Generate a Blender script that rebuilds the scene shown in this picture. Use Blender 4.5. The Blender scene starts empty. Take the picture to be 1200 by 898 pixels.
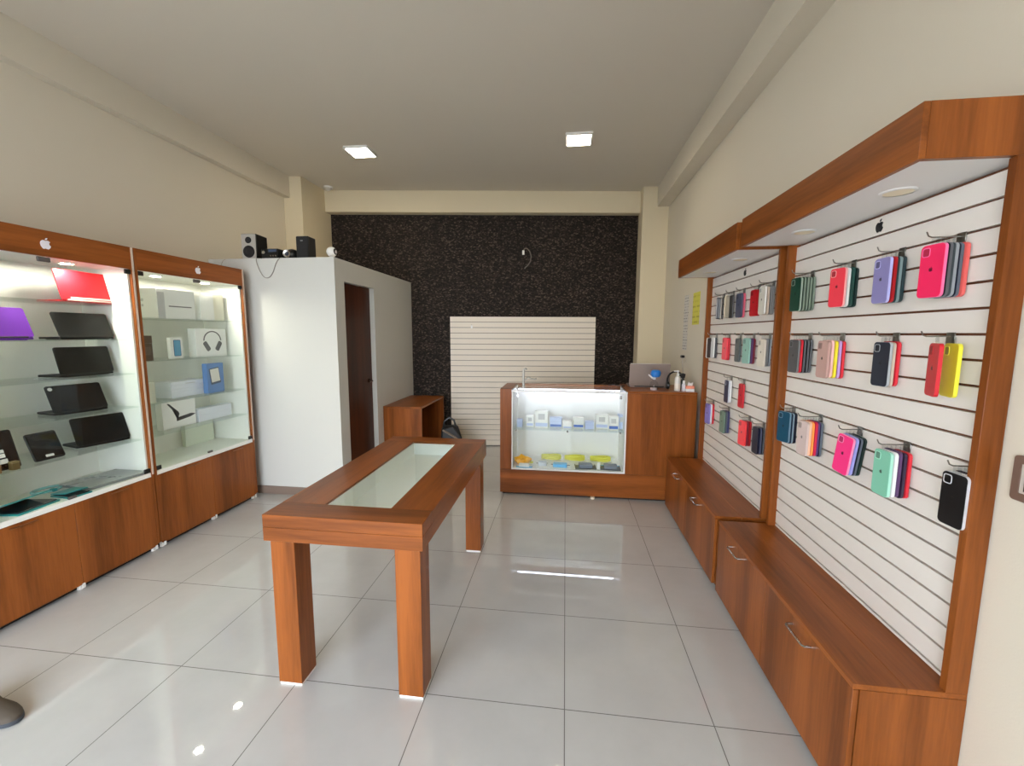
import bpy, bmesh, math, random
from mathutils import Vector, Matrix
random.seed(7)
S = bpy.context.scene
C = S.collection
PI = math.pi
R = math.radians

# ------------------------------------------------------------------ helpers
def lin(c):
    return tuple(((v / 255) / 12.92 if v / 255 <= .04045 else ((v / 255 + .055) / 1.055) ** 2.4) for v in c)

class MB:
    """Collects shapes that become ONE mesh object."""
    def __init__(s):
        s.bm = bmesh.new()
    def _new(s, geom_fn, m=0, smooth=False, bev=0, seg=1):
        n0 = set(s.bm.faces)
        geom_fn()
        fs = [f for f in s.bm.faces if f not in n0]
        if bev > 0:
            es = list({e for f in fs for e in f.edges})
            r = bmesh.ops.bevel(s.bm, geom=es, offset=bev, offset_type='OFFSET', segments=seg, profile=.5, affect='EDGES', clamp_overlap=True)
            fs = [f for f in s.bm.faces if f not in n0]
        for f in fs:
            f.material_index = m
            f.smooth = smooth
        return fs
    def box(s, x0, x1, y0, y1, z0, z1, m=0, bev=0, seg=1):
        def g():
            v = [s.bm.verts.new((x, y, z)) for x in (x0, x1) for y in (y0, y1) for z in (z0, z1)]
            for q in ((0, 1, 3, 2), (4, 6, 7, 5), (0, 4, 5, 1), (2, 3, 7, 6), (0, 2, 6, 4), (1, 5, 7, 3)):
                s.bm.faces.new([v[i] for i in q])
        s._new(g, m, False, bev, seg); return s
    def prism(s, pts, ax, lo, hi, m=0, bev=0, smooth=False, hole=None):
        """polygon in the plane across axis ax, swept from lo to hi; hole: inner loop with the same count"""
        def P(p, h):
            return {'x': (h, p[0], p[1]), 'y': (p[0], h, p[1]), 'z': (p[0], p[1], h)}[ax]
        def g():
            n = len(pts)
            a = [s.bm.verts.new(P(p, lo)) for p in pts]; b = [s.bm.verts.new(P(p, hi)) for p in pts]
            for i in range(n):
                j = (i + 1) % n
                s.bm.faces.new((a[i], a[j], b[j], b[i]))
            if hole:
                c = [s.bm.verts.new(P(p, lo)) for p in hole]; d = [s.bm.verts.new(P(p, hi)) for p in hole]
                for i in range(n):
                    j = (i + 1) % n
                    s.bm.faces.new((c[j], c[i], d[i], d[j]))
                    s.bm.faces.new((a[j], a[i], c[i], c[j])); s.bm.faces.new((b[i], b[j], d[j], d[i]))
            else:
                s.bm.faces.new(a[::-1]); s.bm.faces.new(b)
        s._new(g, m, smooth, bev); return s
    def tube(s, path, r, n=8, m=0, closed=False):
        P = [Vector(p) for p in path]
        def g():
            rings = []; up = None
            N = len(P)
            for i, p in enumerate(P):
                if closed: t = (P[(i + 1) % N] - P[i - 1]).normalized()
                else: t = (P[min(i + 1, N - 1)] - P[max(i - 1, 0)]).normalized()
                if up is None: up = t.orthogonal().normalized()
                up = (up - t * up.dot(t)).normalized()
                w = t.cross(up)
                rr = r[i] if isinstance(r, (list, tuple)) else r
                rings.append([s.bm.verts.new(p + rr * (math.cos(2 * PI * k / n) * up + math.sin(2 * PI * k / n) * w)) for k in range(n)])
            for i in range(N if closed else N - 1):
                A, B = rings[i], rings[(i + 1) % N]
                for k in range(n):
                    s.bm.faces.new((A[k], A[(k + 1) % n], B[(k + 1) % n], B[k]))
            if not closed:
                s.bm.faces.new(rings[0][::-1]); s.bm.faces.new(rings[-1])
        s._new(g, m, True); return s
    def lathe(s, prof, c=(0, 0, 0), ax='z', n=24, m=0, caps=True):
        """prof: (radius, height) pairs from bottom to top along axis ax through c"""
        def P(r, h, t):
            a, b = r * math.cos(t), r * math.sin(t)
            d = {'z': (a, b, h), 'x': (h, a, b), 'y': (b, h, a)}[ax]
            return (c[0] + d[0], c[1] + d[1], c[2] + d[2])
        def g():
            rings = []
            for r, h in prof:
                if r < 1e-6: rings.append([s.bm.verts.new(P(0, h, 0))])
                else: rings.append([s.bm.verts.new(P(r, h, 2 * PI * k / n)) for k in range(n)])
            for A, B in zip(rings, rings[1:]):
                for k in range(n):
                    q = []
                    for v in ((A[k % len(A)], A[(k + 1) % len(A)], B[(k + 1) % len(B)], B[k % len(B)])):
                        if v not in q: q.append(v)
                    if len(q) > 2: s.bm.faces.new(q)
            if caps and len(rings[0]) > 1: s.bm.faces.new(rings[0][::-1])
            if caps and len(rings[-1]) > 1: s.bm.faces.new(rings[-1])
        s._new(g, m, True); return s
    def cyl(s, c, r, h, ax='z', n=24, m=0, bev=.0):
        p = [(r, 0), (r, h)] if bev <= 0 else [(r - bev, 0), (r, bev), (r, h - bev), (r - bev, h)]
        return s.lathe(p, c, ax, n, m)
    def ball(s, c, r, n=20, m=0, sq=(1, 1, 1)):
        def g():
            M = Matrix.Translation(c) @ Matrix.Diagonal((*sq, 1))
            bmesh.ops.create_uvsphere(s.bm, u_segments=n, v_segments=n // 2, radius=r, matrix=M)
        s._new(g, m, True); return s
    def xf(s, M):
        bmesh.ops.transform(s.bm, matrix=M, verts=s.bm.verts); return s

def link(name, mb, mats, parent=None, at=None):
    me = bpy.data.meshes.new(name)
    if at is not None:
        bmesh.ops.translate(mb.bm, vec=-Vector(at), verts=mb.bm.verts)
    bmesh.ops.recalc_face_normals(mb.bm, faces=mb.bm.faces)
    mb.bm.to_mesh(me); mb.bm.free()
    me.set_sharp_from_angle(angle=R(38))
    for m in (mats if isinstance(mats, (list, tuple)) else [mats]): me.materials.append(m)
    o = bpy.data.objects.new(name, me); C.objects.link(o)
    if parent: o.parent = parent
    return o

def tag(o, label, cat, group=None):
    o['label'] = label; o['category'] = cat
    if group: o['group'] = group
    return o

def thing(name, label, cat, loc, rz=0, group=None):
    o = bpy.data.objects.new(name, None); C.objects.link(o)
    o.empty_display_size = .05
    o.location = loc; o.rotation_euler = (0, 0, rz)
    return tag(o, label, cat, group)

def part(root, name, mb, mats, label=None, local=False, top=None):
    """a part of root; world coordinates unless local. top: the thing whose location is the origin (for sub-parts)"""
    o = link(name, mb, mats, root, None if local else (top or root).location)
    if label: o['label'] = label
    return o

def solo(name, label, cat, mb, mats, loc, group=None, rot=(0, 0, 0), local=False):
    o = link(name, mb, mats, None, None if local else loc)
    o.location = loc; o.rotation_euler = rot
    return tag(o, label, cat, group)

def struct(name, mb, mats, parent=None):
    o = link(name, mb, mats, parent)
    if not parent: o['kind'] = 'structure'
    return o

def rrect(cx, cy, w, h, r, n=4):
    pts = []
    for (sx, sy, a0) in ((1, 1, 0), (-1, 1, 90), (-1, -1, 180), (1, -1, 270)):
        for k in range(n + 1):
            a = R(a0 + 90 * k / n)
            pts.append((cx + sx * (w / 2 - r) + r * math.cos(a), cy + sy * (h / 2 - r) + r * math.sin(a)))
    return pts

def emblem_loops(cx, cy, h, flip=1):
    """bitten fruit outline and its leaf, height about h"""
    body = [(0, .62), (.10, .68), (.26, .70), (.40, .62), (.47, .55), (.38, .46), (.34, .33), (.38, .20), (.50, .10),
            (.44, -.06), (.34, -.20), (.22, -.28), (.10, -.25), (0, -.22), (-.10, -.25), (-.22, -.28), (-.34, -.18), (-.45, .02),
            (-.50, .24), (-.48, .44), (-.38, .60), (-.24, .69), (-.10, .68)]
    leaf = [(0, .74), (.02, .86), (.10, .95), (.22, 1.0), (.21, .88), (.13, .78)]
    k = h / 1.28
    return [[(cx + flip * x * k, cy + (y - .36) * k) for x, y in L] for L in (body, leaf)]

# ------------------------------------------------------------------ materials
def mat(name, col, rough=.5, metal=0., spec=.5, emit=None, estr=0., coat=0., alpha=None):
    m = bpy.data.materials.new(name); m.use_nodes = True
    b = m.node_tree.nodes['Principled BSDF']
    b.inputs['Base Color'].default_value = (*lin(col), 1)
    b.inputs['Roughness'].default_value = rough; b.inputs['Metallic'].default_value = metal
    b.inputs['Specular IOR Level'].default_value = spec
    if coat: b.inputs['Coat Weight'].default_value = coat; b.inputs['Coat Roughness'].default_value = .05
    if emit is not None:
        b.inputs['Emission Color'].default_value = (*lin(emit), 1); b.inputs['Emission Strength'].default_value = estr
    # a trace of unevenness so no surface is perfectly flat in tone
    nt = m.node_tree
    tc = nt.nodes.new('ShaderNodeTexCoord'); no = nt.nodes.new('ShaderNodeTexNoise'); no.inputs['Scale'].default_value = 9
    no.inputs['Detail'].default_value = 3
    mr = nt.nodes.new('ShaderNodeMapRange'); mr.inputs['To Min'].default_value = max(rough - .03, .0); mr.inputs['To Max'].default_value = rough + .03
    nt.links.new(tc.outputs['Object'], no.inputs['Vector']); nt.links.new(no.outputs['Fac'], mr.inputs['Value'])
    nt.links.new(mr.outputs['Result'], b.inputs['Roughness'])
    return m

def N(nt, t, **kw):
    n = nt.nodes.new(t)
    for k, v in kw.items():
        if k in n.inputs: n.inputs[k].default_value = v
        else: setattr(n, k, v)
    return n

def wood(name, axis, dark=(106, 56, 21), light=(153, 86, 37), rough=.32):
    """cherry laminate, figure running along the given axis"""
    m = bpy.data.materials.new(name); m.use_nodes = True; nt = m.node_tree; L = nt.links.new
    b = nt.nodes['Principled BSDF']
    tc = N(nt, 'ShaderNodeTexCoord')
    mp = N(nt, 'ShaderNodeMapping'); sc = [6., 6., 6.]; sc['xyz'.index(axis)] = .35
    mp.inputs['Scale'].default_value = sc
    L(tc.outputs['Object'], mp.inputs['Vector'])
    n1 = N(nt, 'ShaderNodeTexNoise', Scale=1.3, Detail=2., Roughness=.5, Distortion=.6)
    n2 = N(nt, 'ShaderNodeTexNoise', Scale=14., Detail=4., Roughness=.6, Distortion=.3)
    L(mp.outputs['Vector'], n1.inputs['Vector']); L(mp.outputs['Vector'], n2.inputs['Vector'])
    mx = N(nt, 'ShaderNodeMath', operation='MULTIPLY_ADD'); mx.inputs[1].default_value = .3
    mm = N(nt, 'ShaderNodeMath', operation='MULTIPLY'); mm.inputs[1].default_value = .7
    L(n1.outputs['Fac'], mm.inputs[0]); L(n2.outputs['Fac'], mx.inputs[0]); L(mm.outputs[0], mx.inputs[2])
    cr = N(nt, 'ShaderNodeValToRGB')
    cr.color_ramp.elements[0].position = .36; cr.color_ramp.elements[0].color = (*lin(dark), 1)
    cr.color_ramp.elements[1].position = .64; cr.color_ramp.elements[1].color = (*lin(light), 1)
    L(mx.outputs[0], cr.inputs['Fac']); L(cr.outputs['Color'], b.inputs['Base Color'])
    b.inputs['Roughness'].default_value = rough; b.inputs['Specular IOR Level'].default_value = .22
    return m

def glass(name, tint=(235, 246, 242), refl=1.0):
    m = bpy.data.materials.new(name); m.use_nodes = True; nt = m.node_tree; L = nt.links.new
    nt.nodes.remove(nt.nodes['Principled BSDF'])
    out = nt.nodes['Material Output']
    tr = N(nt, 'ShaderNodeBsdfTransparent'); tr.inputs['Color'].default_value = (*lin(tint), 1)
    gl = N(nt, 'ShaderNodeBsdfGlossy'); gl.inputs['Roughness'].default_value = .01
    lw = N(nt, 'ShaderNodeLayerWeight'); lw.inputs['Blend'].default_value = .5
    pw = N(nt, 'ShaderNodeMath', operation='POWER'); pw.inputs[1].default_value = 4.5
    ma = N(nt, 'ShaderNodeMath', operation='MULTIPLY_ADD'); ma.inputs[1].default_value = .6 * refl; ma.inputs[2].default_value = .018 * refl
    mix = N(nt, 'ShaderNodeMixShader')
    L(lw.outputs['Facing'], pw.inputs[0]); L(pw.outputs[0], ma.inputs[0]); L(ma.outputs[0], mix.inputs['Fac'])
    L(tr.outputs[0], mix.inputs[1]); L(gl.outputs[0], mix.inputs[2]); L(mix.outputs[0], out.inputs['Surface'])
    return m

def floor_mat():
    m = bpy.data.materials.new('polished_floor_tile'); m.use_nodes = True; nt = m.node_tree; L = nt.links.new
    b = nt.nodes['Principled BSDF']
    tc = N(nt, 'ShaderNodeTexCoord'); sp = N(nt, 'ShaderNodeSeparateXYZ'); L(tc.outputs['Object'], sp.inputs[0])
    ds = []
    for ax, off in (('X', .0245), ('Y', 1.6216)):
        a = N(nt, 'ShaderNodeMath', operation='SUBTRACT'); a.inputs[1].default_value = off
        p = N(nt, 'ShaderNodeMath', operation='PINGPONG'); p.inputs[1].default_value = .3
        L(sp.outputs[ax], a.inputs[0]); L(a.outputs[0], p.inputs[0]); ds.append(p)
    mn = N(nt, 'ShaderNodeMath', operation='MINIMUM'); L(ds[0].outputs[0], mn.inputs[0]); L(ds[1].outputs[0], mn.inputs[1])
    gt = N(nt, 'ShaderNodeMath', operation='GREATER_THAN'); gt.inputs[1].default_value = .0019; L(mn.outputs[0], gt.inputs[0])
    no = N(nt, 'ShaderNodeTexNoise', Scale=2.2, Detail=5., Roughness=.6); L(tc.outputs['Object'], no.inputs['Vector'])
    cr = N(nt, 'ShaderNodeValToRGB')
    cr.color_ramp.elements[0].position = .3; cr.color_ramp.elements[0].color = (*lin((186, 184, 180)), 1)
    cr.color_ramp.elements[1].position = .7; cr.color_ramp.elements[1].color = (*lin((196, 195, 191)), 1)
    L(no.outputs['Fac'], cr.inputs['Fac'])
    mx = N(nt, 'ShaderNodeMix', data_type='RGBA'); mx.inputs['A'].default_value = (*lin((92, 88, 82)), 1)
    L(gt.outputs[0], mx.inputs['Factor']); L(cr.outputs['Color'], mx.inputs['B']); L(mx.outputs['Result'], b.inputs['Base Color'])
    rg = N(nt, 'ShaderNodeMapRange'); rg.inputs['To Min'].default_value = .7; rg.inputs['To Max'].default_value = .02
    L(gt.outputs[0], rg.inputs['Value']); L(rg.outputs['Result'], b.inputs['Roughness'])
    b.inputs['Specular IOR Level'].default_value = .95
    return m

def stone_mat():
    m = bpy.data.materials.new('dark_chip_wall'); m.use_nodes = True; nt = m.node_tree; L = nt.links.new
    b = nt.nodes['Principled BSDF']
    tc = N(nt, 'ShaderNodeTexCoord')
    mp = N(nt, 'ShaderNodeMapping'); mp.inputs['Scale'].default_value = (52, 52, 78); L(tc.outputs['Object'], mp.inputs['Vector'])
    v = N(nt, 'ShaderNodeTexVoronoi', feature='F1', Scale=1.); L(mp.outputs['Vector'], v.inputs['Vector'])
    sp = N(nt, 'ShaderNodeSeparateColor'); L(v.outputs['Color'], sp.inputs[0])
    cr = N(nt, 'ShaderNodeValToRGB')
    e = cr.color_ramp.elements
    e[0].position = 0; e[0].color = (*lin((20, 14, 10)), 1); e[1].position = 1; e[1].color = (*lin((90, 77, 66)), 1)
    for p, c in ((.5, (30, 23, 18)), (.82, (52, 43, 37))):
        q = cr.color_ramp.elements.new(p); q.color = (*lin(c), 1)
    L(sp.outputs[0], cr.inputs['Fac']); L(cr.outputs['Color'], b.inputs['Base Color'])
    b.inputs['Roughness'].default_value = .7; b.inputs['Specular IOR Level'].default_value = .25
    bp = N(nt, 'ShaderNodeBump'); bp.inputs['Strength'].default_value = .6; bp.inputs['Distance'].default_value = .01
    L(sp.outputs[1], bp.inputs['Height']); L(bp.outputs['Normal'], b.inputs['Normal'])
    return m

def paint(name, col, rough=.75):
    m = mat(name, col, rough, spec=.3); nt = m.node_tree; b = nt.nodes['Principled BSDF']
    no = N(nt, 'ShaderNodeTexNoise', Scale=140., Detail=2.)
    tc = N(nt, 'ShaderNodeTexCoord'); nt.links.new(tc.outputs['Object'], no.inputs['Vector'])
    bp = N(nt, 'ShaderNodeBump'); bp.inputs['Strength'].default_value = .08; bp.inputs['Distance'].default_value = .004
    nt.links.new(no.outputs['Fac'], bp.inputs['Height']); nt.links.new(bp.outputs['Normal'], b.inputs['Normal'])
    return m

def print_mat(name, base, ink, bw, rh, mortar=.35):
    """rows of short ink dashes, like small print too far away to read (x = run direction is object Y, up is Z)"""
    m = bpy.data.materials.new(name); m.use_nodes = True; nt = m.node_tree; L = nt.links.new
    b = nt.nodes['Principled BSDF']; b.inputs['Roughness'].default_value = .7
    tc = N(nt, 'ShaderNodeTexCoord'); sp = N(nt, 'ShaderNodeSeparateXYZ'); L(tc.outputs['Object'], sp.inputs[0])
    cb = N(nt, 'ShaderNodeCombineXYZ'); L(sp.outputs['Y'], cb.inputs['X']); L(sp.outputs['Z'], cb.inputs['Y'])
    br = N(nt, 'ShaderNodeTexBrick')
    br.inputs['Scale'].default_value = 1; br.inputs['Brick Width'].default_value = bw; br.inputs['Row Height'].default_value = rh
    br.inputs['Mortar Size'].default_value = rh * mortar; br.inputs['Bias'].default_value = -.2
    br.inputs['Color1'].default_value = (*lin(ink), 1); br.inputs['Color2'].default_value = (*lin(base), 1); br.inputs['Mortar'].default_value = (*lin(base), 1)
    L(cb.outputs[0], br.inputs['Vector']); L(br.outputs['Color'], b.inputs['Base Color'])
    return m

WX, WY, WZ = wood('cherry_laminate_x', 'x'), wood('cherry_laminate_y', 'y'), wood('cherry_laminate_z', 'z')
DOORW = wood('dark_walnut_door', 'z', (52, 24, 12), (80, 40, 22), .35)
WALL = paint('warm_white_paint', (213, 205, 188)); CEIL = paint('ceiling_paint', (208, 200, 186)); BOXW = paint('partition_white_paint', (205, 205, 199))
TRIMP = paint('cream_beam_paint', (216, 203, 174))
WHITE = mat('white_laminate', (232, 231, 228), .35); SLATW = mat('white_slat_laminate', (226, 220, 212), .4)
GROOVE = mat('brown_groove', (112, 66, 40), .7); BLACK = mat('black_plastic', (16, 16, 17), .35); BLACKM = mat('matt_black', (22, 21, 22), .7)
LINING = mat('white_case_lining', (246, 246, 240), .4)
CHROME = mat('brushed_chrome', (190, 190, 188), .25, 1.); STEEL = mat('steel_wire', (150, 148, 142), .3, 1.)
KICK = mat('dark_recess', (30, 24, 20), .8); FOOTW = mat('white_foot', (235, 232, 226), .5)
GLASS = glass('clear_glass', (253, 255, 254)); GLASSG = glass('green_edge_shelf_glass', (252, 255, 253)); CLEAR = glass('clear_plastic', (246, 248, 249), .8)
LED = mat('led_diffuser', (255, 252, 244), .5, emit=(255, 238, 210), estr=60.)
LEDC = mat('cabinet_led', (255, 255, 255), .5, emit=(255, 248, 228), estr=540.)
LEDB = mat('counter_led_strip', (255, 255, 255), .5, emit=(226, 230, 255), estr=17.)
LENS = mat('unlit_lamp_lens', (240, 228, 196), .4)
BASEB = mat('taupe_baseboard', (130, 112, 100), .4)

# ------------------------------------------------------------------ the setting
ZC = 3.397
SK = .123                       # the back of the shop runs slightly askew
def yb(x): return 5.857 + SK * x  # back wall face
XL, XR = -3.33, 1.252
YF = -1.6
struct('floor', MB().box(XL - .2, XR + .2, YF, 6.4, -.1, 0), floor_mat())
struct('ceiling', MB().box(XL - .2, XR + .2, YF, 6.4, ZC, ZC + .12), CEIL)
struct('wall_left', MB().box(XL - .15, XL, YF, 6.2, 0, ZC), WALL)
struct('wall_right', MB().box(XR, XR + .15, YF, 6.4, 0, ZC), WALL)
struct('wall_back', MB().prism([(XL - .1, yb(XL - .1)), (XR + .1, yb(XR + .1)), (XR + .1, yb(XR + .1) + .15), (XL - .1, yb(XL - .1) + .15)], 'z', 0, ZC), stone_mat())
OX0, OX1, OZ = XL + .15, .15, 2.55  # unseen shopfront opening; its pier and header are shaped to steer the daylight
fr = MB().box(XL, XR, YF - .15, YF, OZ, ZC).box(XL, OX0, YF - .15, YF, 0, OZ).box(OX1, XR, YF - .15, YF, 0, OZ)
struct('wall_front', fr, WALL)
struct('trim_1', MB().prism([(XL, 4.83), (-3.117, 4.83 + .02), (-3.117, yb(-3.117)), (XL, yb(XL))], 'z', 0, ZC), TRIMP)      # left column
struct('trim_2', MB().prism([(.929, 5.66), (XR, 5.70), (XR, yb(XR)), (.929, yb(.929))], 'z', 0, ZC), TRIMP)               # right column
yk = lambda x: 5.729 + SK * x
struct('trim_3', MB().prism([(-3.117, yk(-3.117)), (.929, yk(.929)), (.929, yb(.929)), (-3.117, yb(-3.117))], 'z', 3.129, ZC), TRIMP)   # back beam
struct('trim_4', MB().box(XL, -3.257, YF, 4.84, 3.156, ZC), WALL)      # left beam
struct('trim_5', MB().box(1.109, XR, YF, 5.68, 3.156, ZC), WALL)       # right beam
struct('street_bounce_ground', MB().box(-9, 8, -14, YF - .16, -.12, -.02), mat('street_paving', (188, 182, 172), .8))  # unseen ground outside, added to bounce daylight onto the ceiling

# the plastered partition room at the back left
BX, BY, BT = -2.083, 3.676, 2.25
pw = MB().box(XL, BX, BY, BY + .06, 0, BT)                             # front face
pw.box(BX - .06, BX, BY + .06, 3.84, 0, BT).box(BX - .06, BX, 4.465, yb(BX) + .02, 0, BT).box(BX - .06, BX, 3.84, 4.465, 2.055, BT)
pw.box(XL, BX - .06, BY + .06, yb(XL), BT - .06, BT)
struct('wall_partition', pw, BOXW)
struct('baseboard_partition', MB().box(-2.98, BX, BY - .012, BY, 0, .08, bev=.003), BASEB)
d = struct('door_1', MB().box(BX - .056, BX - .05 - .045 + .04, 3.845, 4.46, .01, 2.05).box(BX - .085, BX - .05, 3.845, 4.46, .01, 2.05, bev=.002), DOORW)
h = link('door_handle', MB().cyl((BX - .05, 4.39, 1.05), .022, .012, 'x').tube([(BX - .04, 4.39, 1.05), (BX - .012, 4.39, 1.05), (BX - .005, 4.375, 1.05), (BX - .005, 4.29, 1.05)], .008), mat('bronze_handle', (70, 46, 30), .35, .8), d)

# ------------------------------------------------------------------ ceiling lights and the sensor
for i, (x, y, lab) in enumerate(((-2.085, 4.275, 'square white ceiling light panel above the partition room'), (.09, 4.25, 'square white ceiling light panel above the sales counter'))):
    t = thing('ceiling_light', lab, 'ceiling light', (x, y, ZC), group='square ceiling lights')
    s = .125
    o, q = rrect(0, 0, 2 * s, 2 * s, .008, 2), rrect(0, 0, 2 * s - .03, 2 * s - .03, .006, 2)
    part(t, 'frame', MB().prism(o, 'z', -.022, 0, hole=q), WHITE, local=True)
    part(t, 'diffuser', MB().prism(rrect(0, 0, 2 * s - .032, 2 * s - .032, .006, 2), 'z', -.018, -.006), LED, local=True)
t = thing('ceiling_sensor', 'small white sensor on the ceiling corner above the partition room', 'sensor', (-2.99, 5.22, ZC))
part(t, 'base', MB().cyl((-2.99, 5.22, ZC - .02), .055, .02, bev=.004), WHITE)
part(t, 'dome', MB().lathe([(0, -.05), (.02, -.047), (.036, -.034), (.042, -.02), (.042, -.015)], (-2.99, 5.22, ZC)), mat('sensor_dome', (205, 200, 190), .3))

# ------------------------------------------------------------------ table in the middle
TX0, TX1, TY0, TY1, TT, TB = -1.266, -.560, 1.57, 2.963, .8035, .686
GX0, GX1, GY0, GY1 = -1.060, -.748, 1.706, 2.826
t = thing('display_table', 'cherry wood display table with a long glass inset in its top', 'table', (-.913, 2.266, 0))
o4 = [(TX1, TY1), (TX0, TY1), (TX0, TY0), (TX1, TY0)]; i4 = [(GX1, GY1), (GX0, GY1), (GX0, GY0), (GX1, GY0)]
tt = MB()
tt.prism([(TX0, TY0), (TX1, TY0), (TX1, GY0), (TX0, GY0)], 'z', .748, TT, 1, bev=.0015).prism([(TX0, GY1), (TX1, GY1), (TX1, TY1), (TX0, TY1)], 'z', .748, TT, 1, bev=.0015)
tt.box(TX0, GX0, GY0, GY1, .748, TT, 0).box(GX1, TX1, GY0, GY1, .748, TT, 0)
part(t, 'tabletop', tt, [WY, WX])
ap = MB().box(TX0, TX1, TY0, TY0 + .03, TB, .7475, 1, bev=.0015).box(TX0, TX1, TY1 - .03, TY1, TB, .7475, 1).box(TX0, TX0 + .03, TY0 + .03, TY1 - .03, TB, .7475).box(TX1 - .03, TX1, TY0 + .03, TY1 - .03, TB, .7475)
ap.box(TX0 + .03, TX1 - .03, TY0 + .03, TY1 - .03, TB + .004, TB + .02)
part(t, 'apron', ap, [WY, WX])
tr = MB().box(GX0 + .0005, GX1 - .0005, GY0 + .0005, GY1 - .0005, .708, .714)
tr.box(GX0 + .0005, GX0 + .006, GY0, GY1, .714, .793).box(GX1 - .006, GX1 - .0005, GY0, GY1, .714, .793).box(GX0 + .006, GX1 - .006, GY0 + .0005, GY0 + .006, .714, .793).box(GX0 + .006, GX1 - .006, GY1 - .006, GY1 - .0005, .714, .793)
tr = part(t, 'display_tray', tr, mat('pale_green_white_tray', (246, 250, 246), .4), 'white tray under the glass')
part(t, 'glass_inset', MB().box(GX0, GX1, GY0, GY1, .794, .8025), GLASS)
for x0 in (-1.248, -.688):
    for y0 in (1.588, 2.835):
        l = part(t, 'leg', MB().box(x0, x0 + .110, y0, y0 + .110, .012, TB, bev=.0015), WZ)
        part(l, 'foot_pad', MB().box(x0 + .003, x0 + .107, y0 + .003, y0 + .107, 0, .012), FOOTW, top=t)

# ------------------------------------------------------------------ wall display units on the right
XS = 1.226; GZ = lambda k: 2.039 - .0776 * k
def bow_handle(xf, y0, y1, z):
    return MB().tube([(xf, y0, z), (xf - .022, y0, z), (xf - .028, y0 + .008, z), (xf - .028, y1 - .008, z), (xf - .022, y1, z), (xf, y1, z)], .0045)
def wall_unit(y0, y1, label, handles, lamps, dooredge):
    t = thing('display_wall_unit', label, 'display unit', (1.08, (y0 + y1) / 2, 0), group='slatwall display units')
    zb = .471
    part(t, 'bench_body', MB().box(.948, XR - .004, y0, y0 + .018, .03, zb - .02).box(.948, XR - .004, y1 - .018, y1, .03, zb - .02).box(.948, XR - .004, y0 + .018, y1 - .018, .03, .05).box(1.22, XR - .004, y0 + .018, y1 - .018, .05, zb - .02), WZ)
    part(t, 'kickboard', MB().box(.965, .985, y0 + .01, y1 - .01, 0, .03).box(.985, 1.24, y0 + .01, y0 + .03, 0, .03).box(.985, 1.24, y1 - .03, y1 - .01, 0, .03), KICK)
    part(t, 'bench_top', MB().box(.925, 1.0795, y0, y1, zb - .019, zb, bev=.001).box(1.0805, XR - .004, y0, y1, zb - .019, zb, bev=.001), WY)
    ym = (y0 + y1) / 2
    for a, b, hy in ((y0 + .001, ym - .0015, handles[0]), (ym + .0015, y1 - .001, handles[1])):
        dr = part(t, 'door', MB().box(.927, .945, a, b, .035, zb - .021, bev=.001), WZ)
        part(dr, 'handle', bow_handle(.927, hy - .065, hy + .065, .415), CHROME, top=t)
    z1 = 2.048
    for ya in (y0, y1 - .024):
        part(t, 'post', MB().box(1.187, XR - .004, ya, ya + .024, zb, z1, bev=.001), WZ)
    sl = MB(); ya, yc = y0 + .024, y1 - .024
    for k in range(-1, 21):
        a = max(GZ(k + 1) + .0042, zb + .001); b = min(GZ(k) - .0042, z1 - .001)
        if b - a > .004: sl.box(XS, XS + .016, ya, yc, a, b)
    sp = part(t, 'slat_panel', sl, SLATW)
    part(t, 'groove_backing', MB().box(XS + .0162, XR - .006, ya, yc, zb + .001, z1 - .001), GROOVE)
    z2 = 2.197
    fa = MB().box(.947, .965, y0, y1, z1, z2, 1, bev=.001).box(.965, XR - .004, y0, y0 + .018, z1, z2, 0).box(.965, XR - .004, y1 - .018, y1, z1, z2, 0).box(.965, XR - .004, y0 + .018, y1 - .018, z2 - .018, z2 - .001, 1)
    part(t, 'canopy', fa, [WZ, WY])
    part(t, 'soffit', MB().box(.966, XR - .005, y0 + .019, y1 - .019, z1 + .001, z1 + .014), WHITE)
    for ly in lamps:
        dl = part(t, 'downlight', MB().lathe([(.042, z1 - .004), (.05, z1 - .002), (.052, z1 + .001), (.040, z1 + .001)], (1.10, ly, 0), n=28, caps=False), WHITE)
        part(dl, 'lamp_lens', MB().cyl((1.10, ly, z1 - .003), .041, .003, n=28), LENS, top=t)
    yl = .5 * (y0 + y1) - .06
    if dooredge: yl = 3.17
    else: yl = 1.90
    em = MB()
    for L in emblem_loops(yl, 2.0, .05, -1): em.prism(L, 'x', XS - .0025, XS - .0003)
    part(t, 'emblem', em, BLACKM, 'black bitten apple emblem')
    return t
wall_unit(1.346, 2.534, 'tall cherry and white slatwall unit whose bench end panel faces the shop front', (1.64, 2.262), (1.634, 2.2), False)
wall_unit(2.600, 3.845, 'tall cherry and white slatwall unit reaching back beside the sales counter', (2.965, 3.49), (2.933, 3.5), True)

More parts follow.
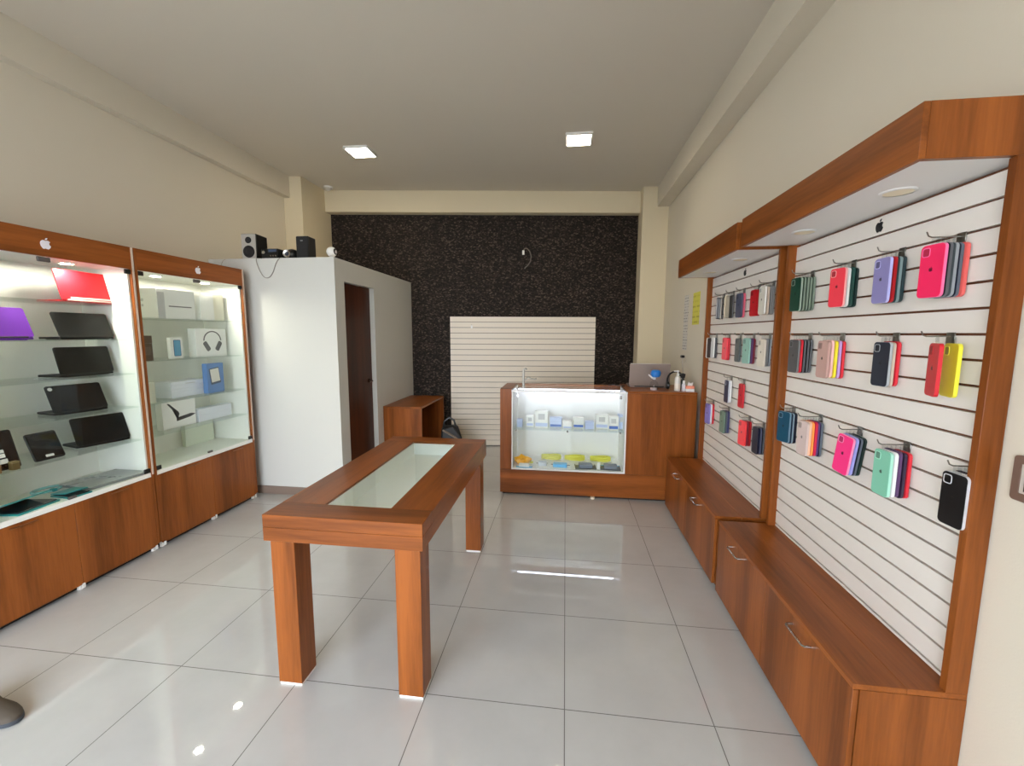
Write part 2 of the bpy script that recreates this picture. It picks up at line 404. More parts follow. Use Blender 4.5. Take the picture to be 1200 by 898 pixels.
# ------------------------------------------------------------------ hooks and phone cases
COL = {
 'dark green': (22, 62, 48), 'sage clear': (58, 76, 62), 'coral red': (236, 62, 78), 'frosted white': (222, 222, 218), 'forest green': (22, 66, 58), 'black green': (16, 40, 36),
 'lavender': (140, 134, 186), 'deep red': (168, 20, 28), 'teal grey': (54, 82, 84), 'dark teal': (28, 52, 56), 'hot pink': (238, 36, 92), 'black': (20, 20, 24), 'smoke grey': (84, 92, 94), 'dark navy': (28, 34, 52),
 'pale coral': (234, 104, 98), 'charcoal': (78, 76, 76), 'red': (214, 44, 58), 'rose beige': (190, 152, 142), 'pale pink': (240, 190, 180), 'yellow': (238, 220, 52), 'lilac': (190, 150, 205),
 'navy black': (30, 36, 50), 'beige': (200, 180, 160), 'scarlet': (208, 36, 48), 'lemon yellow': (218, 208, 44), 'petrol blue': (18, 70, 92), 'ice blue': (170, 196, 204), 'ink blue': (28, 46, 66),
 'glitter clear': (212, 190, 184), 'peach': (246, 196, 160), 'orange': (246, 150, 70), 'crimson': (206, 34, 70), 'purple': (84, 52, 110), 'magenta pink': (244, 54, 128), 'periwinkle': (158, 160, 222), 'mint green': (128, 196, 168),
 'white': (236, 236, 234), 'plum': (92, 62, 104), 'dark plum': (50, 34, 58), 'jet black': (16, 16, 18), 'grey': (128, 126, 124), 'dark brown': (52, 40, 36), 'cream': (226, 212, 186), 'slate': (74, 78, 98), 'rose pink': (214, 96, 116),
 'ruby red': (186, 16, 30), 'milky clear': (216, 212, 200), 'coffee brown': (66, 50, 44), 'coral pink': (246, 84, 98), 'slate grey': (84, 92, 92), 'aqua mint': (140, 182, 168), 'wine red': (120, 26, 44), 'clear cream': (222, 212, 196),
 'midnight blue': (26, 34, 66), 'cherry red': (204, 34, 50), 'sage green': (118, 142, 124), 'indigo': (56, 58, 104), 'bright coral': (246, 66, 72), 'blue black': (20, 26, 46), 'violet blue': (138, 128, 200)}
RIM = {'jet black': (206, 208, 212), 'smoke grey': (150, 156, 160), 'dark green': (150, 166, 150), 'coral red': (246, 170, 168), 'lavender': (184, 182, 230), 'hot pink': (246, 120, 170), 'black': (92, 94, 98), 'navy black': (170, 176, 180), 'petrol blue': (120, 150, 168), 'ink blue': (136, 156, 170), 'sage clear': (116, 130, 114),
 'mint green': (170, 226, 204), 'magenta pink': (250, 150, 190), 'lemon yellow': (240, 234, 70), 'teal grey': (120, 140, 140), 'charcoal': (120, 118, 118), 'dark navy': (92, 100, 112), 'coffee brown': (210, 206, 200), 'dark brown': (150, 140, 128), 'midnight blue': (200, 204, 214), 'milky clear': (230, 228, 222)}
_mc = {}
def pm(c):
    if c not in _mc: _mc[c] = mat('case_' + '%02x%02x%02x' % c, c, .33)
    return _mc[c]
CW, CH, CT = .080, .166, .010
def _case_meshes():
    pl = MB().prism(rrect(0, 0, CW - .002, CH - .002, .0125, 4), 'x', -CT / 2, -CT / 2 + .002)
    rm = MB().prism(rrect(0, 0, CW, CH, .0135, 4), 'x', -CT / 2 + .0012, CT / 2, hole=rrect(0, 0, CW - .005, CH - .005, .011, 4))
    cam = MB().prism(rrect(.0205, .060, .027, .029, .007, 3), 'x', -CT / 2 - .0012, -CT / 2 - .0001, hole=rrect(.0205, .060, .022, .024, .005, 3))
    cw = MB().prism(rrect(.0205, .060, .0215, .0235, .005, 3), 'x', -CT / 2 - .0005, -CT / 2 - .0001)
    em = MB()
    for L in emblem_loops(0, .006, .015, -1): em.prism(L, 'x', -CT / 2 - .0006, -CT / 2 - .0001)
    tb = MB().prism(rrect(0, CH / 2 + .004, .026, .030, .004, 3), 'x', -.0006, .0006)
    out = []
    for n, b in (('shell', pl), ('rim', rm), ('camera_ring', cam), ('camera_window', cw), ('emblem', em), ('hang_tab', tb)):
        me = bpy.data.meshes.new('phone_case_' + n); bmesh.ops.recalc_face_normals(b.bm, faces=b.bm.faces); b.bm.to_mesh(me); b.bm.free()
        me.materials.append(WHITE); out.append((n, me))
    return out
CASE = _case_meshes()
ORD = ('front', 'second', 'third', 'fourth', 'fifth', 'sixth')
def dark_of(c): return tuple(int(v * .45) for v in c)
def phone_case(x, y, z, look, label, group, front, near, yaw=0, lean=0):
    t = thing('phone_case', label, 'phone case', (x, y, z), yaw, group)
    t.rotation_euler = (lean, 0, yaw)
    c = COL[look]; rim = RIM.get(look, c)
    for n, me in CASE:
        if not near and n in ('camera_ring', 'emblem') and not front: continue
        if not front and n in ('emblem',): continue
        m = {'shell': pm(c), 'rim': pm(rim), 'camera_ring': pm(rim if rim != c else tuple(int(v * .85) for v in c)), 'camera_window': pm(tuple(int(v * .72) for v in c)), 'emblem': pm(dark_of(c)), 'hang_tab': CLEAR}[n]
        o = bpy.data.objects.new(n, me); C.objects.link(o); o.parent = t
        o.material_slots[0].link = 'OBJECT'; o.material_slots[0].material = m
    return t
def hook(y, k, label, length):
    z = GZ(k)
    t = thing('display_hook', label, 'hook', (XS, y, z), group='metal slatwall hooks')
    part(t, 'bracket', MB().box(-.004, -.0005, -.016, .016, -.03, .006, bev=.001), STEEL, local=True)
    x = -length
    part(t, 'prong', MB().tube([(-.004, 0, -.006), (x * .5, 0, -.007), (x + .016, 0, -.007), (x + .006, 0, -.003), (x, 0, .010)], .0022, 6), STEEL, local=True)
rows = {  # unit: [(row phrase, groove, [(hook y, [looks front to back], yaw, lean)])]
 'near': [('top row', 2, [(2.335, ['dark green', 'sage clear', 'sage clear', 'sage clear', 'sage clear'], .10, 0), (2.030, ['coral red', 'frosted white', 'forest green', 'black green'], .18, 0),
            (1.766, ['lavender', 'deep red', 'teal grey', 'dark teal'], 0, 0), (1.530, ['hot pink', 'black', 'smoke grey', 'dark navy', 'pale coral'], .10, 0)]),
          ('second row', 6, [(2.31, ['charcoal', 'red', 'black', 'black', 'black'], .06, 0), (2.06, ['rose beige', 'pale pink', 'yellow', 'lilac', 'red'], 0, 0),
            (1.75, ['navy black', 'beige', 'red'], .03, 0), (1.525, ['scarlet', 'lemon yellow'], 0, 0)]),
          ('third row', 11, [(2.407, ['petrol blue', 'ink blue', 'blue black'], .30, 0), (2.165, ['glitter clear', 'peach', 'orange', 'crimson', 'purple', 'dark navy'], .02, 0),
            (1.890, ['magenta pink', 'periwinkle', 'dark navy', 'black green'], .14, .14), (1.645, ['mint green', 'white', 'plum', 'dark plum', 'red'], 0, 0), (1.396, ['jet black', 'white', 'dark plum'], .05, 0)])],
 'far': [('top row', 2, [(3.53, ['charcoal', 'black', 'dark brown'], -.5, 0), (3.345, ['cream', 'black'], 0, 0), (3.155, ['slate', 'rose pink'], .1, 0), (2.925, ['ruby red', 'deep red'], .1, 0), (2.735, ['milky clear', 'beige', 'grey', 'grey'], 0, 0)]),
         ('second row', 6, [(3.65, ['coffee brown', 'white', 'black'], .05, 0), (3.375, ['coral pink', 'red'], .05, 0), (3.17, ['slate grey'], 0, 0), (2.955, ['aqua mint', 'plum', 'wine red'], .12, 0), (2.735, ['clear cream', 'grey', 'smoke grey'], .05, 0)]),
         ('third row', 10, [(3.285, ['midnight blue', 'white'], 0, 0), (3.06, ['cherry red'], 0, 0)]),
         ('bottom row', 13, [(3.627, ['violet blue', 'white', 'red'], .1, 0), (3.297, ['sage green', 'dark navy', 'indigo'], .05, 0), (2.932, ['bright coral', 'wine red', 'deep red'], .15, 0), (2.730, ['blue black', 'slate', 'black'], 0, 0)])]}
for unit, rr in rows.items():
    for rname, k, hooks in rr:
        for hy, looks, yaw, lean in hooks:
            n = len(looks); st = .0145 if n < 6 else .0122
            x0 = 1.210 - (n - 1) * st
            if looks[0] == 'scarlet': x0 = 1.165
            hook(hy, k, f'metal slatwall hook holding the {looks[0]} case, {unit} unit {rname}', XS - x0 + .028)
            zc = GZ(k) - .016 - CH / 2 - .012
            for i, look in enumerate(looks):
                where = f'{unit} unit {rname}'
                if i == 0: lab = f'{look} phone case, front of its hook, {where}'
                else: lab = f'{look} phone case, {ORD[i]} behind the {looks[0]} case, {where}'
                yw, xx, yy = yaw, x0 + i * st, hy + random.uniform(-.003, .003)
                if looks[0] == 'scarlet':
                    xx, yw = ((1.150, -.36), (1.188, -.26))[i]; yy = hy + (-.047, -.058)[i]
                    zz = zc
                else: zz = zc + random.uniform(-.002, .002)
                if i == 0 and look in ('cream', 'coffee brown'): yw, yy = -1.0, yy + .012
                phone_case(xx, yy, zz, look, lab, 'phone cases on the slatwalls', i == 0, unit == 'near', yw + random.uniform(-.01, .01) * (i > 0), lean)

# ------------------------------------------------------------------ glass display cases on the left
CF, CBK = -2.90, XL + .012
def display_case(y0, y1, label, shelves, leds, hinge_lo, pulls, name_lamps):
    t = thing('glass_display_case', label, 'display case', (-3.1, (y0 + y1) / 2, 0), group='glass display cases')
    zb, zt, zf = .566, 2.135, 1.990
    th = .018
    # carcass: wooden outside, white inside
    part(t, 'carcass', MB().box(CBK, CF, y0, y0 + th, .05, zt).box(CBK, CF, y1 - th, y1, .05, zt).box(CBK, CF - .02, y0 + th, y1 - th, zt - .018, zt).box(CBK, CF - .03, y0 + th, y1 - th, .05, .068), WZ)
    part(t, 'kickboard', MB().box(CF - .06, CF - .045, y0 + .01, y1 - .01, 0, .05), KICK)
    li = MB().box(CBK, CBK + .014, y0 + th, y1 - th, zb, zf).box(CBK + .014, CF - .022, y0 + th, y0 + th + .012, zb, zf).box(CBK + .014, CF - .022, y1 - th - .012, y1 - th, zb, zf)
    li.box(CBK, CF - .004, y0 + th, y1 - th, zb - .018, zb + .012).box(CBK, CF - .02, y0 + th, y1 - th, zf, zf + .014)
    part(t, 'lining', li, LINING, 'white inside of the case')
    fa = part(t, 'fascia', MB().box(CF - .018, CF, y0 + th, y1 - th, zf, zt, bev=.001), WY)
    em = MB()
    for L in emblem_loops((y0 + y1) / 2 + .012, 2.062, .062, 1): em.prism(L, 'x', CF + .0002, CF + .003)
    part(fa, 'emblem', em, mat('pearl_white', (236, 232, 240), .3), 'white bitten apple emblem', top=t)
    ym = (y0 + y1) / 2
    for a, b in ((y0 + th + .002, ym - .002), (ym + .002, y1 - th - .002)):
        g = part(t, 'glass_door', MB().box(CF - .010, CF - .005, a, b, zb + .016, zf - .004), GLASS)
        for zz in (zb + .016, zf - .034):
            e = a if a < ym - .1 and b < ym else b - .04
            part(g, 'hinge', MB().box(CF - .014, CF - .001, e, e + .04, zz, zz + .03, bev=.003), BLACK, top=t)
    part(t, 'catch', MB().box(CF - .014, CF - .0005, ym - .03, ym + .03, zf - .030, zf - .004, bev=.003).box(CF - .014, CF - .0005, ym - .022, ym + .022, zb + .014, zb + .03, bev=.003), mat('grey_catch', (84, 78, 76), .4))
    for zz in shelves:
        part(t, 'glass_shelf', MB().box(CBK + .016, CF - .030, y0 + th + .013, y1 - th - .013, zz - .006, zz), GLASSG)
    for ly in leds:
        dl = part(t, 'downlight', MB().lathe([(.030, zf - .006), (.042, zf - .004), (.044, zf - .0005), (.030, zf - .0005)], (-3.05, ly, 0), n=24, caps=False), CHROME)
        part(dl, 'lamp_lens', MB().cyl((-3.05, ly, zf - .005), .031, .004, n=24), LEDC, top=t)
    for a, b, py in ((y0 + th + .001, ym - .0015, pulls[0]), (ym + .0015, y1 - th - .001, pulls[1])):
        dr = part(t, 'door', MB().box(CF - .018, CF, a, b, .035, zb - .020, bev=.001), WZ)
        part(dr, 'handle', MB().box(CF, CF + .012, py - .06, py + .06, .526, .532, bev=.001), mat('bronze_pull', (150, 96, 60), .3, .7), top=t)
    for fy in (y0 + .03, ym, y1 - .03):
        part(t, 'foot', MB().cyl((CF - .03, fy, 0), .014, .034, n=12).box(CF - .001, CF + .004, fy - .008, fy + .008, .012, .042, bev=.001), FOOTW)
    part(t, 'edge_strip', MB().box(CF + .0002, CF + .004, y1 - .013, y1 - .001, zb, zt), mat('beige_edging', (206, 186, 168), .4))
    return t
Y1A, Y1B, Y2A, Y2B = 1.583, 2.580, 2.586, 3.568
display_case(Y1A, Y1B, 'glass display case full of laptops over a cherry cupboard', (1.752, 1.523, 1.29, 1.06, .826), (2.30, 1.82), 0, (1.84, 2.34), 1)  # the lamp nearer the front is out of view, added to light the case
display_case(Y2A, Y2B, 'glass display case of white boxes beside the partition room', (1.672, 1.366, 1.056, .82), (2.87, 3.31), 0, (2.897, 3.354), 2)

def laptop(label, y, z, w, h, col, x=-3.02, yaw=0, tilt=22, sticker=False, strip=False, group='laptops on the glass shelves'):
    """open laptop seen from behind: hinge towards the shop, lid leaning back over the base"""
    t = thing('laptop', label, 'laptop', (x, y, z), R(yaw), group)
    m = mat('laptop_shell', col, .42, spec=.28)
    dp = h * .98
    dp = min(dp, .21)
    part(t, 'base', MB().prism(rrect(-dp / 2 - .005, 0, dp, w, .010, 3), 'z', .003, .016, bev=.0015).box(-.03, -.01, -w / 2 + .03, w / 2 - .03, 0, .003).box(-dp + .01, -dp + .03, -w / 2 + .03, w / 2 - .03, 0, .003), m, local=True)
    part(t, 'keyboard', MB().box(-dp * .62, -dp * .1, -w / 2 + .02, w / 2 - .02, .0162, .0172), BLACKM, local=True)
    M = Matrix.Translation((-.002, 0, .018)) @ Matrix.Rotation(R(-tilt), 4, 'Y')
    lid = part(t, 'lid', MB().prism(rrect(0, h / 2, w, h, .012, 4), 'x', -.007, 0, bev=.0012).xf(M), m, local=True)
    part(lid, 'screen', MB().prism(rrect(0, h / 2, w - .014, h - .014, .006, 2), 'x', -.0082, -.0072).xf(M), BLACK, local=True)
    part(t, 'hinge', MB().tube([(-.004, -w / 2 + .03, .017), (-.004, w / 2 - .03, .017)], .005, 8), BLACKM if not strip else mat('pale_hinge_strip', (236, 214, 204), .4), local=True)
    if strip: part(lid, 'edge_band', MB().box(.0002, .002, -w / 2 + .05, w / 2 - .03, .008, .018).xf(M), mat('pale_band', (244, 214, 206), .4), local=True)
    if sticker: part(lid, 'sticker', MB().cyl((.0002, -w / 2 + .022, h - .022), .011, .0008, 'x', 16).xf(M), WHITE, 'round white sticker', local=True)
    return t
laptop('glossy red laptop lid under the cabinet lamp on the top shelf', 2.435, 1.752, .345, .192, (222, 32, 44), -3.06, 0, 14, strip=True)
laptop('dark grey laptop at the end of the top shelf, beyond the red one', 1.735, 1.752, .32, .20, (54, 50, 56), -3.04, 0, 20)
laptop('grey-black laptop on the shelf directly beneath the red laptop', 2.372, 1.523, .315, .160, (22, 22, 24), -3.04, 0, 20)
laptop('purple laptop lid sharing a shelf with the grey-black laptop', 1.935, 1.523, .30, .175, (112, 44, 170), -3.03, 0, 20)
laptop('black laptop on the middle shelf, third down from the cabinet top', 2.350, 1.29, .31, .172, (9, 9, 10), -3.04, 0, 12)
laptop('black laptop with a round white sticker on its lid corner', 2.29, 1.06, .275, .176, (12, 11, 14), -3.04, -10, 24, sticker=True)
laptop('matt black laptop on the lowest glass shelf beside the tablets', 2.40, .826, .285, .182, (6, 7, 9), -3.04, -14, 20)
t = laptop('black laptop lying half open at the shelf end above the labelled tablet', 1.72, 1.06, .24, .17, (12, 12, 13), -3.02, 0, 78)
def tablet(label, y, z, w, h, labels, x, tilt):
    t = thing('tablet', label, 'tablet', (x, y, z), 0, 'tablets on the lowest glass shelf')
    M = Matrix.Translation((0, 0, .002)) @ Matrix.Rotation(R(-tilt), 4, 'Y')
    sh = part(t, 'body', MB().prism(rrect(0, h / 2, w, h, .012, 4), 'x', -.009, 0, bev=.0015).xf(M), mat('tablet_black', (16, 14, 16), .4), local=True)
    part(t, 'screen', MB().prism(rrect(0, h / 2, w - .016, h - .024, .003, 2), 'x', .0002, .0012).xf(M), mat('tablet_glass', (14, 12, 16), .2), local=True)
    for (a, b, c, d_) in labels:
        part(t, 'price_label', MB().box(.0014, .002, a, b, c, d_).xf(M), WHITE, 'white paper label', local=True)
    part(t, 'stand', MB().prism([(-.004, .02), (-.07, .001), (-.076, .001), (-.010, h * .6)], 'y', -.012, .012), CLEAR, local=True)
tablet('small black tablet with one small white label, leaning on a stand', 2.062, .826, .15, .168, [(-.02, .02, .016, .030)], -2.99, 22)
tablet('black tablet carrying three white paper labels, leaning on a stand', 1.825, .826, .19, .215, [(-.01, .045, .035, .06), (-.03, .04, .068, .09), (0, .04, .094, .112)], -2.98, 14)
for i, (x, y, c, lab) in enumerate(((-2.955, 1.87, (104, 84, 48), 'tiny olive brown accessory box at the feet of the labelled tablet'), (-2.95, 1.79, (120, 88, 50), 'tiny amber brown accessory box at the far end of the lowest glass shelf'))):
    t = thing('accessory_box', lab, 'box', (x, y, .826), 0, 'tiny accessory boxes')
    part(t, 'carton', MB().box(-.014, .014, -.016, .016, 0, .036, bev=.001), mat('carton_brown', c, .4), local=True)
    part(t, 'lid', MB().box(-.0145, .0145, -.0165, .0165, .0365, .046, bev=.001), mat('carton_lid', tuple(v + 30 for v in c), .4), local=True)
# base shelf of the laptop case
zb = .578
t = thing('laptop', 'closed silver grey laptop lying flat on the white cabinet floor', 'laptop', (-3.06, 2.385, zb), R(-6), 'laptops on the cabinet floor')
part(t, 'base', MB().prism(rrect(0, 0, .27, .34, .014, 4), 'z', .003, .012, bev=.002).box(-.1, .1, -.14, .14, 0, .003), mat('grey_alloy', (150, 152, 154), .3, .4), local=True)
part(t, 'lid', MB().prism(rrect(0, 0, .27, .34, .014, 4), 'z', .0135, .021, bev=.002), mat('grey_alloy_lid', (164, 166, 168), .28, .4), local=True)
part(t, 'hinge', MB().tube([(-.132, -.1, .0135), (-.132, .1, .0135)], .005), BLACKM, local=True)
TEAL = mat('teal_plastic', (10, 138, 142), .35); TEALL = mat('pale_teal_clear', (150, 206, 210), .2)
def folio(label, x, y, w, dpt, lift, yaw):
    t = thing('tablet_folio', label, 'tablet case', (x, y, zb), R(yaw), 'teal tablet folios')
    part(t, 'cover', MB().prism(rrect(0, 0, dpt, w, .01, 3), 'z', 0, .008, bev=.001), TEAL, local=True)
    part(t, 'tablet_panel', MB().prism(rrect(0, 0, dpt - .02, w - .02, .006, 3), 'z', .0082, .014, bev=.001), mat('dark_tablet', (30, 32, 38), .15), local=True)
    M = Matrix.Translation((-dpt / 2, 0, .014)) @ Matrix.Rotation(R(-lift), 4, 'Y')
    part(t, 'flap', MB().prism(rrect(dpt * .42, 0, dpt * .8, w, .01, 3), 'z', 0, .005).xf(M), TEAL, local=True)
folio('teal tablet folio lying open at the front edge of the cabinet floor', -3.03, 1.93, .22, .20, 18, 8)
folio('slim teal folio with a dark tablet beside the flat grey laptop', -2.99, 2.14, .12, .16, 6, -4)
t = thing('cable_coil', 'pale teal coil of cable behind the slim teal folio', 'cable', (-3.21, 2.17, zb))
part(t, 'loop', MB().tube([(.05 * math.cos(a / 20 * 2 * PI), .07 * math.sin(a / 20 * 2 * PI), .009) for a in range(20)], .008, 8, closed=True), TEALL, local=True)
part(t, 'tie', MB().box(.036, .064, -.012, .012, .0, .02, bev=.002), TEAL, local=True)

# boxes in the second case
CARD = mat('white_card', (238, 238, 235), .45); CARDB = mat('bluish_white_card', (226, 230, 240), .4); GREYP = mat('grey_print', (96, 94, 96), .5); PRINTL = mat('pale_grey_print', (196, 196, 196), .5)
def carton(name, label, x0, x1, y0, y1, z, h, m=CARD, group='white boxes in the glass case', lid=.35, rz=0, cat='box'):
    """two-part carton: tray and lift-off lid"""
    t = thing(name, label, cat, ((x0 + x1) / 2, (y0 + y1) / 2, z), rz, group)
    dx, dy = (x1 - x0) / 2, (y1 - y0) / 2
    part(t, 'tray', MB().box(-dx + .0006, dx - .0006, -dy + .0006, dy - .0006, 0, h * (1 - lid) - .0008, bev=.001), m, local=True)
    part(t, 'lid', MB().box(-dx, dx, -dy, dy, h * (1 - lid), h, bev=.001), m, local=True)
    return t, dx, dy
t, dx, dy = carton('device_box', 'large white box with a thin grey line, standing on the top shelf', -3.20, -3.03, 2.845, 3.17, 1.672, .228, lid=.97)
part(t, 'printed_line', MB().box(dx + .0002, dx + .0012, -.07, .13, .094, .102), GREYP, local=True)
part(t, 'printed_marks', MB().cyl((-.04, -dy - .001, .14), .012, .0008, 'y', 14).cyl((-.04, -dy - .001, .10), .010, .0008, 'y', 14).box(dx + .0002, dx + .001, -dy + .004, -dy + .06, .0, .2), PRINTL, local=True)
t, dx, dy = carton('device_box', 'tall white box on the top shelf, next to the box with a grey line', -3.16, -3.04, 3.232, 3.372, 1.672, .232, lid=.97)
t, dx, dy = carton('device_box', 'tall cream white box at the partition end of the top shelf', -3.17, -3.05, 3.380, 3.492, 1.672, .230, m=mat('cream_card', (236, 232, 214), .45), lid=.97)
t, dx, dy = carton('phone_box', 'slim white phone box with a blue phone picture', -3.06, -3.03, 2.922, 3.028, 1.366, .163, lid=.97)
part(t, 'printed_phone', MB().prism(rrect(.004, .082, .062, .128, .008, 3), 'x', dx + .0002, dx + .001), mat('blue_phone_print', (30, 66, 110), .3), local=True)
part(t, 'printed_screen', MB().prism(rrect(.004, .082, .054, .118, .006, 3), 'x', dx + .0012, dx + .0018).cyl((dx + .0019, .012, .07), .022, .0005, 'x', 16), mat('blue_swirl_print', (84, 150, 186), .3), local=True)
t, dx, dy = carton('headphone_box', 'white square box printed with grey over-ear headphones', -3.12, -3.05, 3.172, 3.492, 1.366, .236, lid=.98)
hp = MB(); cy, cz, rr_ = .01, .135, .094
arc = [(cy + rr_ * math.cos(R(a)), cz + rr_ * .88 * math.sin(R(a))) for a in range(0, 181, 12)]
arc2 = [(cy + (rr_ - .011) * math.cos(R(a)), cz + (rr_ - .011) * .88 * math.sin(R(a))) for a in range(180, -1, -12)]
hp.prism(arc + arc2, 'x', dx + .0002, dx + .0012)
for s in (-1, 1):
    c = Vector((cy + s * .062, cz - .048)); u = Vector((s * .55, .83)).normalized(); v = Vector((-u.y, u.x))
    hp.prism([tuple(c + a * u * .044 + b * v * .021) for a, b in ((1, .6), (.8, 1), (-.8, 1), (-1, .6), (-1, -.6), (-.8, -1), (.8, -1), (1, -.6))], 'x', dx + .0002, dx + .0012)
part(t, 'printed_headphones', hp, GREYP, 'grey printed headphones', local=True)
t, dx, dy = carton('accessory_box', 'dark brown upright box against the case divider', -3.03, -2.96, 2.625, 2.715, 1.366, .18, m=mat('dark_brown_card', (92, 76, 62), .5), group='single boxes in the glass case', lid=.3)
part(t, 'label', MB().box(dx + .0002, dx + .001, -.03, .03, .04, .10), mat('taupe_label', (112, 96, 82), .5), local=True)
t, dx, dy = carton('device_box', 'flat white box lying lower in the pair beside the blue box', -3.20, -3.04, 2.905, 3.225, 1.056, .066, m=CARDB)
t, dx, dy = carton('device_box', 'flat white box lying on top of another beside the blue box', -3.20, -3.045, 2.910, 3.225, 1.1225, .058, m=CARDB, lid=.5)
part(t, 'printed_line', MB().box(dx + .0002, dx + .001, -.03, .06, .036, .041), PRINTL, local=True)
t, dx, dy = carton('accessory_box', 'narrow white box standing at the divider end of the third shelf', -3.02, -2.97, 2.640, 2.715, 1.056, .15, m=mat('off_white_card', (232, 236, 226), .45))
t, dx, dy = carton('tablet_box', 'upright blue box with a white tablet picture', -3.03, -2.985, 3.190, 3.362, 1.056, .252, m=mat('cornflower_card', (92, 132, 192), .45), group='single boxes in the glass case', lid=.98)
M = Matrix.Rotation(R(7), 4, 'X')
part(t, 'printed_tablet', MB().prism(rrect(.008, .135, .104, .138, .008, 3), 'x', dx + .0002, dx + .001).xf(Matrix.Translation((0, 0, .01)) @ M), mat('slate_print', (66, 80, 104), .4), local=True)
part(t, 'printed_screen', MB().prism(rrect(.010, .140, .088, .112, .002, 2), 'x', dx + .0012, dx + .002).xf(Matrix.Translation((0, 0, .01)) @ M), mat('pale_screen_print', (222, 220, 212), .4), local=True)
t, dx, dy = carton('device_box', 'white box printed with a black open laptop in profile', -3.10, -3.045, 2.818, 3.112, .82, .212, lid=.98)
part(t, 'printed_laptop', MB().prism([(-.105, .200), (-.085, .196), (-.012, .125), (-.004, .108), (-.016, .070), (-.026, .066)][::-1] + [(-.030, .108), (-.034, .118)], 'x', dx + .0002, dx + .001).prism([(-.03, .050), (.095, .066), (.145, .083), (.10, .094), (-.012, .080), (-.03, .074)], 'x', dx + .0002, dx + .001), mat('black_print', (40, 38, 42), .5), local=True)
t, dx, dy = carton('device_box', 'long low white box beside the box with the printed laptop', -3.12, -3.04, 3.135, 3.485, .82, .108, m=CARDB, lid=.5)
t, dx, dy = carton('device_box', 'pale wide box standing on the cabinet floor against the case back', -3.29, -3.25, 3.20, 3.50, .578, .19, m=mat('pale_green_card', (226, 232, 214), .5), lid=.96)

# ------------------------------------------------------------------ sales counter
KY = 3.969; KX0, KX1, KZ = -.612, 1.196, 1.046
t = thing('sales_counter', 'cherry sales counter with a lit glass showcase front', 'counter', (.29, 4.2, 0))
part(t, 'plinth', MB().box(KX0, KX1, KY, KY + .018, .022, .252, bev=.001).box(KX0, KX0 + .018, KY + .018, 4.46, .022, .252).box(KX1 - .018, KX1, KY + .018, 4.46, .022, .252), WX)
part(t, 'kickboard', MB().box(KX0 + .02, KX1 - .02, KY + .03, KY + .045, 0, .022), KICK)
part(t, 'side_panel', MB().box(KX0, -.502, KY, KY + .03, .2535, KZ, bev=.001).box(KX0, KX0 + .02, KY + .03, 4.46, .2535, KZ - .0205).box(KX0, -.502, KY + .03, 4.46, KZ - .02, KZ, bev=.001), WZ)
part(t, 'front_panel', MB().box(.580, KX1, KY, KY + .018, .2535, KZ - .0215, bev=.001).box(KX1 - .018, KX1, KY + .018, 4.55, .2535, KZ - .0215).box(.580, .598, KY + .018, 4.55, .2535, KZ - .0215), WZ)
part(t, 'worktop', MB().box(.580, KX1, KY - .003, 4.56, KZ - .020, KZ, bev=.001), WX)
part(t, 'back_rail', MB().box(-.502, .580, 4.42, 4.46, KZ - .07, KZ, bev=.001), WX)
part(t, 'showcase_lining', MB().box(-.502, .580, KY + .006, 4.42, .254, .268).box(-.502, .580, 4.41, 4.42, .268, KZ - .07).box(-.502, -.49, KY + .006, 4.41, .268, KZ - .012).box(.568, .580, KY + .006, 4.41, .268, KZ - .012), WHITE, 'white inside of the showcase')
part(t, 'front_rail', MB().box(-.502, .580, KY + .001, KY + .012, KZ - .026, KZ - .011), WHITE)
part(t, 'light_strip', MB().box(-.47, .55, 4.300, 4.315, .998, 1.008), LEDB)
for a, b in ((-.488, .037), (.041, .566)):
    g = part(t, 'glass_door', MB().box(a, b, KY + .002, KY + .007, .272, KZ - .03), GLASS)
    hx = a + .035 if a < 0 else b - .055
    part(g, 'hinge', MB().box(hx, hx + .02, KY - .001, KY + .010, .968, 1.0, bev=.002), CHROME, top=t)
part(t, 'glass_top', MB().box(-.502, .580, KY + .001, 4.419, KZ - .010, KZ - .001), GLASSG)
part(t, 'glass_shelf', MB().box(-.489, .567, KY + .04, 4.40, .640, .647), GLASSG)
for x in (-.46, .035, .53):
    part(t, 'shelf_bracket', MB().cyl((x, KY + .035, .632), .008, .02, n=10), CHROME)
part(t, 'leveller', MB().cyl((.285, KY - .006, 0), .022, .02, n=14, bev=.003), mat('cream_leveller', (224, 212, 190), .5))

